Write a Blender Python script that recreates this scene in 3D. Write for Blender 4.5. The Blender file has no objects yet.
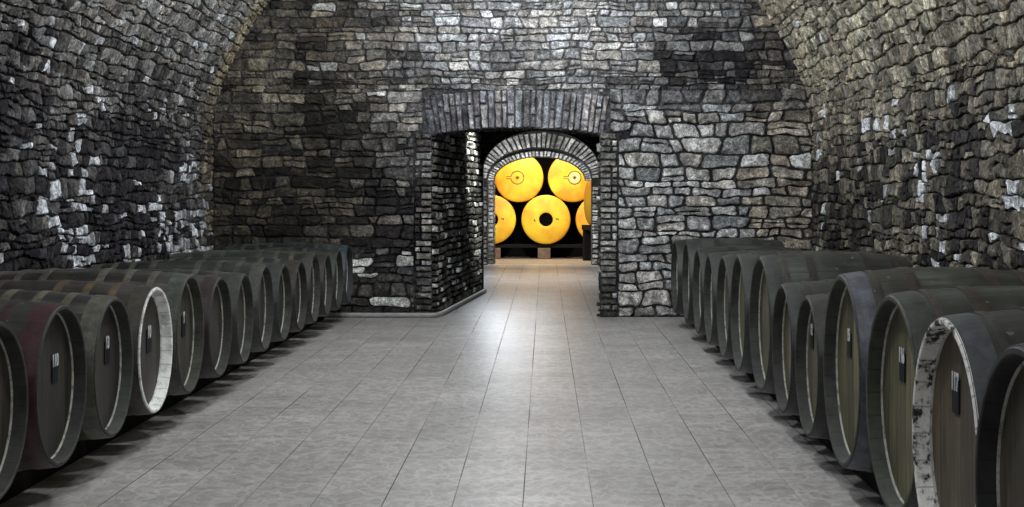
import bpy, math, random
from mathutils import Vector, Matrix, noise
random.seed(11)
PI = math.pi
C = bpy.context.scene.collection
S = bpy.context.scene

# ------------------------------------------------------------------ materials
def new_mat(name):
    m = bpy.data.materials.new(name); m.use_nodes = True
    nt = m.node_tree
    for n in list(nt.nodes): nt.nodes.remove(n)
    out = nt.nodes.new('ShaderNodeOutputMaterial')
    b = nt.nodes.new('ShaderNodeBsdfPrincipled')
    nt.links.new(b.outputs[0], out.inputs[0])
    return m, nt, b
def N(nt, typ, **kw):
    n = nt.nodes.new(typ)
    for k, v in kw.items():
        if k == 'inp':
            for kk, vv in v.items():
                if isinstance(vv, bpy.types.NodeSocket): nt.links.new(vv, n.inputs[kk])
                else: n.inputs[kk].default_value = vv
        else: setattr(n, k, v)
    return n
def math_(nt, op, a, b=None, c=None):
    n = nt.nodes.new('ShaderNodeMath'); n.operation = op
    for i, x in enumerate((a, b, c)):
        if x is None: continue
        if isinstance(x, bpy.types.NodeSocket): nt.links.new(x, n.inputs[i])
        else: n.inputs[i].default_value = x
    return n.outputs[0]
def mix(nt, f, a, b, mode='MIX'):
    n = nt.nodes.new('ShaderNodeMix'); n.data_type = 'RGBA'; n.blend_type = mode
    for i, x in ((0, f), (6, a), (7, b)):
        if isinstance(x, bpy.types.NodeSocket): nt.links.new(x, n.inputs[i])
        else: n.inputs[i].default_value = x if i == 0 else (*x, 1)
    return n.outputs[2]
def ramp(nt, f, stops):
    n = nt.nodes.new('ShaderNodeValToRGB')
    e = n.color_ramp.elements
    while len(e) < len(stops): e.new(.5)
    for q, (p, c) in zip(e, stops):
        q.position = p; q.color = (c, c, c, 1) if not isinstance(c, tuple) else (*c, 1)
    nt.links.new(f, n.inputs[0]); return n.outputs[0]
def noise_(nt, vec, scale, detail=4, rough=.6, w=None):
    n = nt.nodes.new('ShaderNodeTexNoise')
    if w is not None:
        n.noise_dimensions = '4D'; nt.links.new(w, n.inputs['W'])
    n.inputs['Scale'].default_value = scale; n.inputs['Detail'].default_value = detail
    n.inputs['Roughness'].default_value = rough
    if vec is not None: nt.links.new(vec, n.inputs['Vector'])
    return n.outputs[0]
def bump(nt, b, h, strength, dist):
    n = nt.nodes.new('ShaderNodeBump'); n.inputs['Strength'].default_value = strength
    n.inputs['Distance'].default_value = dist
    nt.links.new(h, n.inputs['Height']); nt.links.new(n.outputs[0], b.inputs['Normal'])
def scaled(nt, vec, s):
    n = nt.nodes.new('ShaderNodeMapping'); n.inputs['Scale'].default_value = s
    nt.links.new(vec, n.inputs[0]); return n.outputs[0]
def coord(nt, k='Object'): return nt.nodes.new('ShaderNodeTexCoord').outputs[k]

def mat_stone(name, rough=.8, spec=.3):
    m, nt, b = new_mat(name)
    v = coord(nt)
    col = N(nt, 'ShaderNodeVertexColor', layer_name='Col').outputs[0]
    n0 = noise_(nt, v, 5.5, 6, .7); n1 = noise_(nt, v, 20, 6, .72); n2 = noise_(nt, v, 62, 3, .6)
    f = math_(nt, 'MULTIPLY', ramp(nt, n1, [(.30, .25), (.50, .9), (.70, 1.9)]), ramp(nt, n2, [(.32, .45), (.68, 1.6)]))
    f = math_(nt, 'MULTIPLY', f, ramp(nt, n0, [(.32, .35), (.50, .95), (.68, 1.75)]))
    # thin lime bloom and grey dust that run over stone and joint alike
    n3 = noise_(nt, scaled(nt, v, (1, 1, 1.3)), 8.5, 7, .75)
    mul = N(nt, 'ShaderNodeVectorMath', operation='SCALE'); nt.links.new(col, mul.inputs[0]); nt.links.new(f, mul.inputs['Scale'])
    c = mix(nt, math_(nt, 'MULTIPLY', ramp(nt, n3, [(.58, 0), (.72, 1)]), .22), mul.outputs[0], (.27, .265, .27))
    nt.links.new(c, b.inputs['Base Color'])
    b.inputs['Roughness'].default_value = rough
    b.inputs['Specular IOR Level'].default_value = spec
    bump(nt, b, math_(nt, 'ADD', n1, math_(nt, 'MULTIPLY', n2, .4)), .9, .02)
    return m
M_STONE = mat_stone('rubble_stone')
M_MORTAR = mat_stone('mortar', .95, .15)

def mat_floor():
    m, nt, b = new_mat('glazed_tile_floor')
    v = coord(nt)
    sp = N(nt, 'ShaderNodeSeparateXYZ'); nt.links.new(v, sp.inputs[0])
    T = .315
    xs = math_(nt, 'DIVIDE', math_(nt, 'ADD', sp.outputs[0], .099 + T*40), T)
    ys = math_(nt, 'DIVIDE', math_(nt, 'ADD', sp.outputs[1], T*40), T)
    fx = math_(nt, 'ABSOLUTE', math_(nt, 'SUBTRACT', math_(nt, 'FRACT', math_(nt, 'ADD', xs, .5)), .5))
    fy = math_(nt, 'ABSOLUTE', math_(nt, 'SUBTRACT', math_(nt, 'FRACT', math_(nt, 'ADD', ys, .5)), .5))
    gx = math_(nt, 'LESS_THAN', fx, .009); gy = math_(nt, 'LESS_THAN', fy, .012)
    wearx = ramp(nt, noise_(nt, scaled(nt, v, (2.2, .5, 1)), 1.0, 2, .5), [(.38, .2), (.58, 1)])
    gx2 = math_(nt, 'MULTIPLY', gx, wearx); gy2 = math_(nt, 'MULTIPLY', gy, .03)
    g = math_(nt, 'MAXIMUM', gx2, gy2)
    cx = N(nt, 'ShaderNodeCombineXYZ'); nt.links.new(math_(nt, 'FLOOR', xs), cx.inputs[0]); nt.links.new(math_(nt, 'FLOOR', ys), cx.inputs[1])
    wn = N(nt, 'ShaderNodeTexWhiteNoise', noise_dimensions='3D'); nt.links.new(cx.outputs[0], wn.inputs[0])
    # cast leaf like veining in the glaze
    n1 = noise_(nt, v, 9, 5, .6)
    nc = noise_(nt, scaled(nt, v, (1.25, .8, 1)), 7.5, 2, .5)
    vein = ramp(nt, math_(nt, 'ABSOLUTE', math_(nt, 'SUBTRACT', nc, .5)), [(.016, 1), (.06, .0)])
    nd = noise_(nt, scaled(nt, v, (1.2, .8, 1)), 12, 2, .5)
    vein = math_(nt, 'MAXIMUM', vein, math_(nt, 'MULTIPLY', ramp(nt, math_(nt, 'ABSOLUTE', math_(nt, 'SUBTRACT', nd, .52)), [(.012, 1), (.05, .0)]), .6))
    base = mix(nt, ramp(nt, n1, [(.35, 0), (.65, 1)]), (.31, .286, .274), (.45, .433, .424))
    base = mix(nt, math_(nt, 'MULTIPLY', vein, .55), base, (.62, .60, .58))
    big = ramp(nt, noise_(nt, v, .9, 4, .6), [(.3, .82), (.7, 1.08)])
    s1 = N(nt, 'ShaderNodeVectorMath', operation='SCALE'); nt.links.new(base, s1.inputs[0])
    nt.links.new(math_(nt, 'MULTIPLY', big, math_(nt, 'ADD', .9, math_(nt, 'MULTIPLY', wn.outputs[0], .18))), s1.inputs['Scale'])
    col = mix(nt, g, s1.outputs[0], (.07, .065, .06))
    nt.links.new(col, b.inputs['Base Color'])
    r = math_(nt, 'ADD', .28, math_(nt, 'MULTIPLY', n1, .15))
    r = math_(nt, 'ADD', r, math_(nt, 'MULTIPLY', g, .4))
    nt.links.new(r, b.inputs['Roughness'])
    b.inputs['Specular IOR Level'].default_value = .5
    h = math_(nt, 'SUBTRACT', math_(nt, 'ADD', math_(nt, 'MULTIPLY', vein, .25), math_(nt, 'MULTIPLY', n1, .5)), math_(nt, 'MULTIPLY', g, 1.0))
    bump(nt, b, h, .35, .006)
    return m
M_FLOOR = mat_floor()

def mat_simple(name, col, rough=.7, metal=0, var=.35, scale=14, bumpd=.004):
    m, nt, b = new_mat(name)
    v = coord(nt)
    n1 = noise_(nt, v, scale, 5, .65)
    c = mix(nt, ramp(nt, n1, [(.3, 0), (.7, 1)]), tuple(x*(1-var) for x in col), tuple(min(1, x*(1+var)) for x in col))
    nt.links.new(c, b.inputs['Base Color'])
    b.inputs['Roughness'].default_value = rough; b.inputs['Metallic'].default_value = metal
    if max(col) < .02: b.inputs['Specular IOR Level'].default_value = .08
    bump(nt, b, n1, .5, bumpd)
    return m

def mat_stave(name, n=26, rough=.55):
    """oak staves; the tint of each barrel is its object colour"""
    m, nt, b = new_mat(name)
    oi = N(nt, 'ShaderNodeObjectInfo')
    uv = coord(nt, 'UV')
    sp = N(nt, 'ShaderNodeSeparateXYZ'); nt.links.new(uv, sp.inputs[0])
    un = math_(nt, 'MULTIPLY', sp.outputs[0], n)
    e = math_(nt, 'ABSOLUTE', math_(nt, 'SUBTRACT', math_(nt, 'FRACT', un), .5))
    seam = math_(nt, 'GREATER_THAN', e, .475)
    wn = N(nt, 'ShaderNodeTexWhiteNoise', noise_dimensions='2D')
    cc = N(nt, 'ShaderNodeCombineXYZ'); nt.links.new(math_(nt, 'FLOOR', un), cc.inputs[0]); nt.links.new(math_(nt, 'MULTIPLY', oi.outputs['Random'], 91), cc.inputs[1])
    nt.links.new(cc.outputs[0], wn.inputs[0])
    rnd = math_(nt, 'MULTIPLY', oi.outputs['Random'], 37)
    grain = noise_(nt, scaled(nt, uv, (90, 5, 1)), 1.0, 4, .65, rnd)
    obj = coord(nt)
    blot = noise_(nt, obj, 4.5, 5, .65, rnd)
    spots = noise_(nt, obj, 26, 3, .5, rnd)
    f = math_(nt, 'MULTIPLY', math_(nt, 'ADD', .50, math_(nt, 'MULTIPLY', wn.outputs[0], 1.0)), ramp(nt, grain, [(.32, .4), (.68, 1.7)]))
    f = math_(nt, 'MULTIPLY', f, ramp(nt, blot, [(.32, .4), (.5, 1.0), (.68, 2.2)]))
    f = math_(nt, 'MULTIPLY', f, math_(nt, 'SUBTRACT', 1, math_(nt, 'MULTIPLY', seam, .65)))
    s1 = N(nt, 'ShaderNodeVectorMath', operation='SCALE'); nt.links.new(oi.outputs['Color'], s1.inputs[0]); nt.links.new(f, s1.inputs['Scale'])
    lime = ramp(nt, spots, [(.665, 0), (.70, 1)])
    c = mix(nt, math_(nt, 'MULTIPLY', lime, .5), s1.outputs[0], (.20, .21, .19))
    nt.links.new(c, b.inputs['Base Color'])
    nt.links.new(ramp(nt, blot, [(.3, rough-.12), (.7, rough+.2)]), b.inputs['Roughness'])
    h = math_(nt, 'SUBTRACT', math_(nt, 'MULTIPLY', grain, .5), seam)
    bump(nt, b, h, .5, .004)
    return m
M_STAVE = mat_stave('oak_staves', 26, .48)

def mat_head(name):
    m, nt, b = new_mat(name)
    oi = N(nt, 'ShaderNodeObjectInfo')
    uv = coord(nt, 'UV')
    rnd = math_(nt, 'MULTIPLY', oi.outputs['Random'], 53)
    sp = N(nt, 'ShaderNodeSeparateXYZ'); nt.links.new(uv, sp.inputs[0])
    un = math_(nt, 'MULTIPLY', sp.outputs[0], 8.5)
    seam = math_(nt, 'GREATER_THAN', math_(nt, 'ABSOLUTE', math_(nt, 'SUBTRACT', math_(nt, 'FRACT', un), .5)), .47)
    wn = N(nt, 'ShaderNodeTexWhiteNoise', noise_dimensions='2D')
    cc = N(nt, 'ShaderNodeCombineXYZ'); nt.links.new(math_(nt, 'FLOOR', un), cc.inputs[0]); nt.links.new(rnd, cc.inputs[1])
    nt.links.new(cc.outputs[0], wn.inputs[0])
    grain = noise_(nt, scaled(nt, uv, (55, 3, 1)), 1, 4, .6, rnd)
    blot = noise_(nt, uv, 5, 4, .6, rnd)
    f = math_(nt, 'MULTIPLY', math_(nt, 'ADD', .45, math_(nt, 'MULTIPLY', wn.outputs[0], 1.1)), ramp(nt, grain, [(.32, .5), (.68, 1.6)]))
    f = math_(nt, 'MULTIPLY', f, ramp(nt, blot, [(.3, .7), (.7, 1.35)]))
    f = math_(nt, 'MULTIPLY', f, math_(nt, 'SUBTRACT', 1, math_(nt, 'MULTIPLY', seam, .6)))
    s1 = N(nt, 'ShaderNodeVectorMath', operation='SCALE'); nt.links.new(oi.outputs['Color'], s1.inputs[0]); nt.links.new(f, s1.inputs['Scale'])
    nt.links.new(s1.outputs[0], b.inputs['Base Color']); b.inputs['Roughness'].default_value = .6
    bump(nt, b, math_(nt, 'SUBTRACT', grain, seam), .4, .003)
    return m
M_HEAD = mat_head('oak_head_boards')

def mat_tint(name, rough=.6, var=(.55, 1.5), scale=16, metal=0.0, crack=False, st=(.32, .5, .68)):
    m, nt, b = new_mat(name)
    oi = N(nt, 'ShaderNodeObjectInfo'); v = coord(nt)
    n1 = noise_(nt, v, scale, 5, .7, math_(nt, 'MULTIPLY', oi.outputs['Random'], 71))
    f = ramp(nt, n1, [(st[0], var[0]), (st[1], 1.0), (st[2], var[1])])
    if crack:
        uv = coord(nt, 'UV'); sp = N(nt, 'ShaderNodeSeparateXYZ'); nt.links.new(uv, sp.inputs[0])
        un = math_(nt, 'MULTIPLY', sp.outputs[0], 26)
        seam = math_(nt, 'GREATER_THAN', math_(nt, 'ABSOLUTE', math_(nt, 'SUBTRACT', math_(nt, 'FRACT', un), .5)), .465)
        f = math_(nt, 'MULTIPLY', f, math_(nt, 'SUBTRACT', 1, math_(nt, 'MULTIPLY', seam, .4)))
    s1 = N(nt, 'ShaderNodeVectorMath', operation='SCALE'); nt.links.new(oi.outputs['Color'], s1.inputs[0]); nt.links.new(f, s1.inputs['Scale'])
    nt.links.new(s1.outputs[0], b.inputs['Base Color'])
    b.inputs['Roughness'].default_value = rough; b.inputs['Metallic'].default_value = metal
    bump(nt, b, n1, .4, .003)
    return m
M_HOOP = mat_tint('painted_iron_hoop', .45, (.4, 1.8))
M_CHIME = mat_tint('worn_chime_wood', .7, (.45, 1.5), 12, 0, True)
M_LIME = mat_tint('pale_lime_seal', .8, (.2, 1.3), 30)
M_PEEL = mat_tint('peeling_whitewash', .8, (.03, 1.2), 15, 0, True, (.44, .50, .58))
M_PLATE = mat_simple('black_painted_plate', (.012, .013, .017), .5)
M_DIGIT = mat_simple('white_number_paint', (.62, .64, .66), .6, 0, .12)
M_TIMBER = mat_simple('dark_damp_timber', (.010, .009, .008), .8)
M_PIPE = mat_simple('grey_plastic_pipe', (.32, .32, .31), .5, 0, .2)
M_BLOCK = mat_simple('pale_sawn_block', (.16, .10, .065), .8, 0, .4, 9)
M_BLACK = mat_simple('unlit_black', (.006, .006, .006), .9)  # darkness of the unlit cellar walls and cask holes put into the colour
M_BROWN = mat_simple('brown_marking_paint', (.09, .035, .008), .7)
M_CREAM = mat_simple('cream_paint', (.85, .72, .28), .6, 0, .12)

def mat_yellow(name='yellow_varnished_head', k=1.0):
    m, nt, b = new_mat(name)
    oi = N(nt, 'ShaderNodeObjectInfo'); v = coord(nt)
    w = math_(nt, 'MULTIPLY', oi.outputs['Random'], 19)
    n1 = noise_(nt, v, 1.6, 4, .6, w); n2 = noise_(nt, v, 11, 4, .7, w)
    c = mix(nt, ramp(nt, n1, [(.40, 0), (.60, 1)]), (.80, .30, .008), (.86, .57, .02))
    c = mix(nt, math_(nt, 'MULTIPLY', ramp(nt, n2, [(.60, 0), (.72, 1)]), .35), c, (.36, .15, .02))
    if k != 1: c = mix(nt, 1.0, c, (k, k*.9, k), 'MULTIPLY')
    nt.links.new(c, b.inputs['Base Color']); b.inputs['Roughness'].default_value = .55
    return m
M_YELLOW = mat_yellow()
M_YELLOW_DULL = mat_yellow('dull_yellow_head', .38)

# ------------------------------------------------------------------ object helpers
def finish(o, parent=None, mats=(), smooth=False):
    C.objects.link(o)
    for m in mats: o.data.materials.append(m)
    if smooth:
        o.data.polygons.foreach_set('use_smooth', [True]*len(o.data.polygons))
    if parent is not None: o.parent = parent
    return o
def mesh_obj(name, verts, faces, mats, parent=None, smooth=False, mi=None, uvs=None, cols=None):
    me = bpy.data.meshes.new(name); me.from_pydata(verts, [], faces)
    if mi: me.polygons.foreach_set('material_index', mi)
    if uvs is not None:                         # per face list of per loop (u, v)
        l = me.uv_layers.new(name='UVMap'); flat = []
        for f in uvs:
            for u in f: flat += [u[0], u[1]]
        l.data.foreach_set('uv', flat)
    if cols is not None:
        a = me.color_attributes.new('Col', 'FLOAT_COLOR', 'POINT'); flat = []
        for c in cols: flat += [c[0], c[1], c[2], 1.0]
        a.data.foreach_set('color', flat)
    me.update()
    return finish(bpy.data.objects.new(name, me), parent, mats, smooth)
def empty(name, loc, label, cat, group=None):
    o = bpy.data.objects.new(name, None); C.objects.link(o); o.location = loc
    o.empty_display_size = .1
    tag(o, label, cat, group); return o
def tag(o, label, cat, group=None):
    o['label'] = label; o['category'] = cat
    if group: o['group'] = group
    return o
def struct(o): o['kind'] = 'structure'; return o
def box(V, F, x0, x1, y0, y1, z0, z1, bev=0.0):
    """box with chamfered long edges, appended to V, F"""
    b = bev; k = len(V)
    for x in (x0, x1):
        for (y, z) in ((y0+b, z0), (y1-b, z0), (y1, z0+b), (y1, z1-b), (y1-b, z1), (y0+b, z1), (y0, z1-b), (y0, z0+b)):
            V.append((x, y, z))
    for i in range(8): F.append((k+i, k+(i+1) % 8, k+8+(i+1) % 8, k+8+i))
    F.append(tuple(k+7-i for i in range(8))); F.append(tuple(k+8+i for i in range(8)))

# ------------------------------------------------------------------ masonry
def fbm(x, y, z=0.0, o=4): return noise.fractal(Vector((x, y, z)), 1.0, 2.0, o)      # about -1..1
class Masonry:
    def __init__(s): s.V, s.F, s.MI, s.COL = [], [], [], []
    def base(s, us, vfun, nv, mapf, colf, depth=-.012):
        """mortar bed: us list, vfun(u)->(v0,v1)"""
        k = len(s.V); nu = len(us)
        for u in us:
            v0, v1 = vfun(u)
            for j in range(nv+1):
                v = v0 + (v1-v0)*j/nv
                s.V.append(mapf(u, v, depth + .006*fbm(u*6, v*6, 3))); s.COL.append(colf(u, v))
        for i in range(nu-1):
            for j in range(nv):
                a = k + i*(nv+1) + j
                s.F.append((a, a+nv+1, a+nv+2, a+1)); s.MI.append(1)
    def stone(s, a, b, c, d, mapf, col, H, gap=.012, warp=.012, seed=0.0, rnd=.35):
        w, h = b-a, d-c
        R = random.uniform
        a += gap*R(.3, .8); b -= gap*R(.3, .8); c += gap*R(.3, .8); d -= gap*R(.3, .8)
        w, h = b-a, d-c
        if w < .012 or h < .012: return
        m = min(w, h)
        r = [m*R(.1, rnd) for _ in range(4)]
        j = lambda q=.07: R(-q, q)*m
        P = []
        P += [(a+r[0], c+j()), ((a+b)/2+j(.3), c+j()), (b-r[1], c+j()), (b-.3*r[1], c+.3*r[1])]
        P += [(b+j(), c+r[1]), (b+j(), (c+d)/2+j(.2)), (b+j(), d-r[2]), (b-.3*r[2], d-.3*r[2])]
        P += [(b-r[2], d+j()), ((a+b)/2+j(.3), d+j()), (a+r[3], d+j()), (a+.3*r[3], d-.3*r[3])]
        P += [(a+j(), d-r[3]), (a+j(), (c+d)/2+j(.2)), (a+j(), c+r[0]), (a+.3*r[0], c+.3*r[0])]
        cu, cv = (a+b)/2, (c+d)/2
        tu, tv = R(-.05, .05), R(-.09, .09)
        k = len(s.V); n = len(P)
        def put(u, v, hh, cc):
            if warp:
                u2 = u + warp*fbm(u*1.3, v*1.3, seed); v2 = v + 1.6*warp*fbm(u*1.1, v*1.1, seed+9)
            else: u2, v2 = u, v
            s.V.append(mapf(u2, v2, hh)); s.COL.append(cc)
        edge = tuple(x*.55 for x in col)
        for (u, v) in P: put(u, v, -.03, edge)
        i1 = .006
        for (u, v) in P:
            L = max(1e-4, math.hypot(u-cu, v-cv)); q = max(.6, 1-i1/L*1.6)
            put(cu+(u-cu)*q, cv+(v-cv)*q, H*R(.25, .6), tuple(x*.85 for x in col))
        i2 = m*R(.16, .3)
        for (u, v) in P:
            L = max(1e-4, math.hypot(u-cu, v-cv)); q = max(.3, 1-i2/L)
            uu, vv = cu+(u-cu)*q, cv+(v-cv)*q
            put(uu, vv, H + (uu-cu)*tu + (vv-cv)*tv + R(-.005, .005), col)
        put(cu+j(.2), cv+j(.2), H+R(-.004, .01), col)
        for t in (0, 1):
            for i in range(n):
                x, y = k+t*n+i, k+t*n+(i+1) % n
                s.F.append((x, y, y+n, x+n)); s.MI.append(0)
        for i in range(n):
            s.F.append((k+2*n+i, k+2*n+(i+1) % n, k+3*n)); s.MI.append(0)
    def courses(s, v0, v1, hr, wr, spans, mapf, colf, H=(.008, .028), gap=.014, warp=.012, split=.2, rnd=.35):
        v = v0
        while v < v1-.01:
            h = random.uniform(*hr)
            if v+h > v1-.04: h = v1-v
            for (a, b) in spans(v, v+h):
                u = a
                while u < b-1e-4:
                    w = random.uniform(*wr)*(.7+.6*random.random())
                    if u+w > b-wr[0]*.5: w = b-u
                    cu = u+w/2
                    if h > .1 and random.random() < split:
                        q = random.uniform(.35, .65)
                        for (c, d) in ((v, v+h*q), (v+h*q, v+h)):
                            s.stone(u, u+w, c, d, mapf, colf(cu, (c+d)/2), random.uniform(*H), gap, warp, 0, rnd)
                    else:
                        s.stone(u, u+w, v, v+h, mapf, colf(cu, v+h/2), random.uniform(*H), gap, warp, 0, rnd)
                    u += w
            v += h
    def poly_stone(s, P, mapf, col, H, gap, warp, seed):
        R = random.uniform
        cu = sum(p[0] for p in P)/len(P); cv = sum(p[1] for p in P)/len(P)
        Q = []
        n = len(P)
        for i in range(n):                      # knock the corners off
            a, b = P[i], P[(i+1) % n]
            L = math.hypot(a[0]-b[0], a[1]-b[1])
            if L < .012: Q.append(((a[0]+b[0])/2, (a[1]+b[1])/2)); continue
            t = R(.10, .30)
            Q.append((lerp(a[0], b[0], t), lerp(a[1], b[1], t)))
            if L > .10: Q.append((lerp(a[0], b[0], .5)+R(-.008, .008), lerp(a[1], b[1], .5)+R(-.008, .008)))
            t = R(.70, .90)
            Q.append((lerp(a[0], b[0], t), lerp(a[1], b[1], t)))
        n = len(Q)
        if n < 4: return
        dist = [math.hypot(u-cu, v-cv) for u, v in Q]
        m = min(dist)
        if m < .012: return
        g = gap*R(.35, .9)
        tu, tv = R(-.10, .10), R(-.14, .14)
        k = len(s.V)
        def put(u, v, hh, cc):
            u2 = u + warp*fbm(u*1.3, v*1.3, seed) + .4*warp*fbm(u*5, v*5, seed+4)
            v2 = v + 1.6*warp*fbm(u*1.1, v*1.1, seed+9) + .5*warp*fbm(u*5, v*5, seed+14)
            s.V.append(mapf(u2, v2, hh)); s.COL.append(cc)
        e = mulc(col, .6)
        for (u, v), d in zip(Q, dist):
            q = max(.5, 1-g/d); put(cu+(u-cu)*q, cv+(v-cv)*q, -.03, e)
        for (u, v), d in zip(Q, dist):
            q = max(.45, 1-(g+.007)/d); put(cu+(u-cu)*q, cv+(v-cv)*q, H*R(.2, .6), mulc(col, .85))
        i2 = m*R(.25, .45)
        for (u, v), d in zip(Q, dist):
            q = max(.3, 1-(g+i2)/d); uu, vv = cu+(u-cu)*q, cv+(v-cv)*q
            put(uu, vv, H + (uu-cu)*tu + (vv-cv)*tv + R(-.007, .007), mulc(col, R(.9, 1.1)))
        put(cu, cv, H+R(-.006, .010), col)
        for t in (0, 1):
            for i in range(n):
                x, y = k+t*n+i, k+t*n+(i+1) % n
                s.F.append((x, y, y+n, x+n)); s.MI.append(0)
        for i in range(n): s.F.append((k+2*n+i, k+2*n+(i+1) % n, k+3*n)); s.MI.append(0)
    def rubble(s, u0, u1, v0, v1, wr, hr, mapf, colf, H=(.006, .028), gap=.010, warp=.010, wob=.42, slant=.34, split=.20, blocks=(), inside=None):
        """roughly coursed rubble: wavering beds, slanting joints, every stone its own outline"""
        def clip(P, a, b, c):                   # keep a*u+b*v<=c
            O = []
            for i in range(len(P)):
                p, q = P[i], P[(i+1) % len(P)]
                dp, dq = a*p[0]+b*p[1]-c, a*q[0]+b*q[1]-c
                if dp <= 0: O.append(p)
                if (dp < 0 < dq) or (dq < 0 < dp):
                    t = dp/(dp-dq); O.append((p[0]+(q[0]-p[0])*t, p[1]+(q[1]-p[1])*t))
            return O
        R = random.uniform
        B = [v0]
        while B[-1] < v1-hr[0]*.6: B.append(B[-1]+R(*hr))
        B[-1] = v1
        hm = (hr[0]+hr[1])/2; key = R(0, 50)
        def bed(i, u):
            if i == 0 or i == len(B)-1: return B[i]
            return B[i] + wob*hm*(fbm(u*1.1, i*3.7+key, 5, 2) + .8*fbm(u*3.6, i*5.1+key, 8, 2))
        for i in range(len(B)-1):
            hc = B[i+1]-B[i]
            u = u0-R(0, wr[0]); J = [u]
            while u < u1+wr[1]: u += R(*wr)*(.6+.7*random.random())*(1.15 if hc > hm else .95); J.append(u)
            SL = [R(-1, 1)*slant*hc for _ in J]
            for k in range(len(J)-1):
                a, b = J[k], J[k+1]
                cu, cv = (a+b)/2, (bed(i, (a+b)/2)+bed(i+1, (a+b)/2))/2
                if b < u0+.04 or a > u1-.04: continue
                cu = max(u0, min(u1, cu))
                if inside and not inside(cu, cv): continue
                ab, at, bb, bt = a-SL[k], a+SL[k], b-SL[k+1], b+SL[k+1]
                n = 3 if b-a > .2 else 2
                bot = [(lerp(ab, bb, t/n), bed(i, lerp(ab, bb, t/n))) for t in range(n+1)]
                top = [(lerp(at, bt, t/n), bed(i+1, lerp(at, bt, t/n))) for t in range(n+1)]
                cells = [(bot, top)]
                r = random.random()
                if r < split and hc > hm*.8:
                    q = R(.35, .65); mid = [((x[0]+y[0])/2, lerp(x[1], y[1], q)+R(-.1, .1)*hc) for x, y in zip(bot, top)]
                    cells = [(bot, mid), (mid, top)]
                for (lo, up) in cells:
                    P = lo + up[::-1]
                    cc = sum(p[1] for p in P)/len(P); cx = sum(p[0] for p in P)/len(P)
                    lo_x, hi_x = min(p[0] for p in P), max(p[0] for p in P); drop = False
                    for (x0, x1, y0, y1) in blocks:
                        if x0 < cx < x1 and y0 < cc < y1:
                            if hi_x > x1+.04: cx = x1
                            elif lo_x < x0-.04: cx = x0
                            else: drop = True
                    if drop: continue
                    for (p, q, c) in ((1, 0, u1), (-1, 0, -u0), (0, 1, v1), (0, -1, -v0)):
                        if P: P = clip(P, p, q, c)
                    for (x0, x1, y0, y1) in blocks:
                        if not P or not (y0 < cc < y1 or x0 < cx < x1): continue
                        if cx <= x0: P = clip(P, 1, 0, x0)
                        elif cx >= x1: P = clip(P, -1, 0, -x1)
                        elif cc >= y1: P = clip(P, 0, -1, -y1)
                    if len(P) < 4: continue
                    s.poly_stone(P, mapf, colf(cx, cc), R(*H), gap, warp, 0)
    def build(s, name): return struct(mesh_obj(name, s.V, s.F, [M_STONE, M_MORTAR], None, False, s.MI, None, s.COL))

def lerp(a, b, t): return a+(b-a)*t
def sm(a, b, x):
    t = max(0, min(1, (x-a)/(b-a))); return t*t*(3-2*t)
def mulc(c, k): return tuple(x*k for x in c)
def mixc(a, b, t): return tuple(lerp(x, y, t) for x, y in zip(a, b))

Y1 = 16.8            # face of the pier wall at the end of the hall
XL, XR = -3.72, 3.0
VX, VZ, VR = -.36, 1.37, 3.485
ZK = VZ + math.sqrt(VR*VR - (XR-VX)**2)
A0 = math.acos((XR-VX)/VR)                 # vault spring angle
ARC = VR*(PI-2*A0)
YN = -2.5                                   # near end of the hall

# --- colours of the stones (tone set by height and place on each wall, plus soot noise)
def soot(x, y, s, z=0.): return fbm(x*s, y*s, z, 5)
def pick(light, dark, pale, t, ppale):
    r = random.random()
    c = mixc(dark, light, max(0, min(1, t + random.uniform(-.33, .33))))
    k = random.uniform(.6, 1.35); h = random.uniform(-1, 1); g = random.uniform(-1, 1)
    c = (c[0]*k*(1+.05*h), c[1]*k*(1+.02*g), c[2]*k*(1-.06*h))
    if r < ppale: c = mulc(pale, random.uniform(.7, 1.15))
    return c
def col_left(u, v):                          # u along the hall, v height or arc length
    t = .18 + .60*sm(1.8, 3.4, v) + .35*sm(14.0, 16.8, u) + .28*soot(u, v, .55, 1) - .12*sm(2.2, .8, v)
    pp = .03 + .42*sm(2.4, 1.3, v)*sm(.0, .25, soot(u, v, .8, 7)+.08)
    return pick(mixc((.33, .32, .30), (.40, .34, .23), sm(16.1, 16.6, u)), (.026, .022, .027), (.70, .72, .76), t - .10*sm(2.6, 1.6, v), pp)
def mor_left(u, v):
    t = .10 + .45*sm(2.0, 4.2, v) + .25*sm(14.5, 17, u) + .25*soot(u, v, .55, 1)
    return mixc((.010, .009, .010), (.15, .142, .13), max(0, min(1, t)))
def col_right(u, v):
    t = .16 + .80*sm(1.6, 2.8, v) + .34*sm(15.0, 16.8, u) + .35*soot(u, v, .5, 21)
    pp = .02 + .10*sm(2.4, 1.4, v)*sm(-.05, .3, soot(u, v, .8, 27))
    return pick((.44, .40, .31), (.030, .026, .026), (.70, .72, .75), t, pp)
def mor_right(u, v):
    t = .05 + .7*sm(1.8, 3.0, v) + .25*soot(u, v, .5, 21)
    return mixc((.010, .009, .009), (.19, .172, .14), max(0, min(1, t)))
def col_vault(u, v):                         # v = arc length from the left springing
    q = v/ARC
    a = col_left(u, v+2.2) if q < .5 else col_right(u, (ARC-v)+2.2)
    return a
def mor_vault(u, v):
    q = v/ARC
    return mor_left(u, v+2.2) if q < .5 else mor_right(u, (ARC-v)+2.2)
def blob(x, z, cx, cz, rx, rz): return math.exp(-((x-cx)/rx)**2-((z-cz)/rz)**2)
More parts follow.
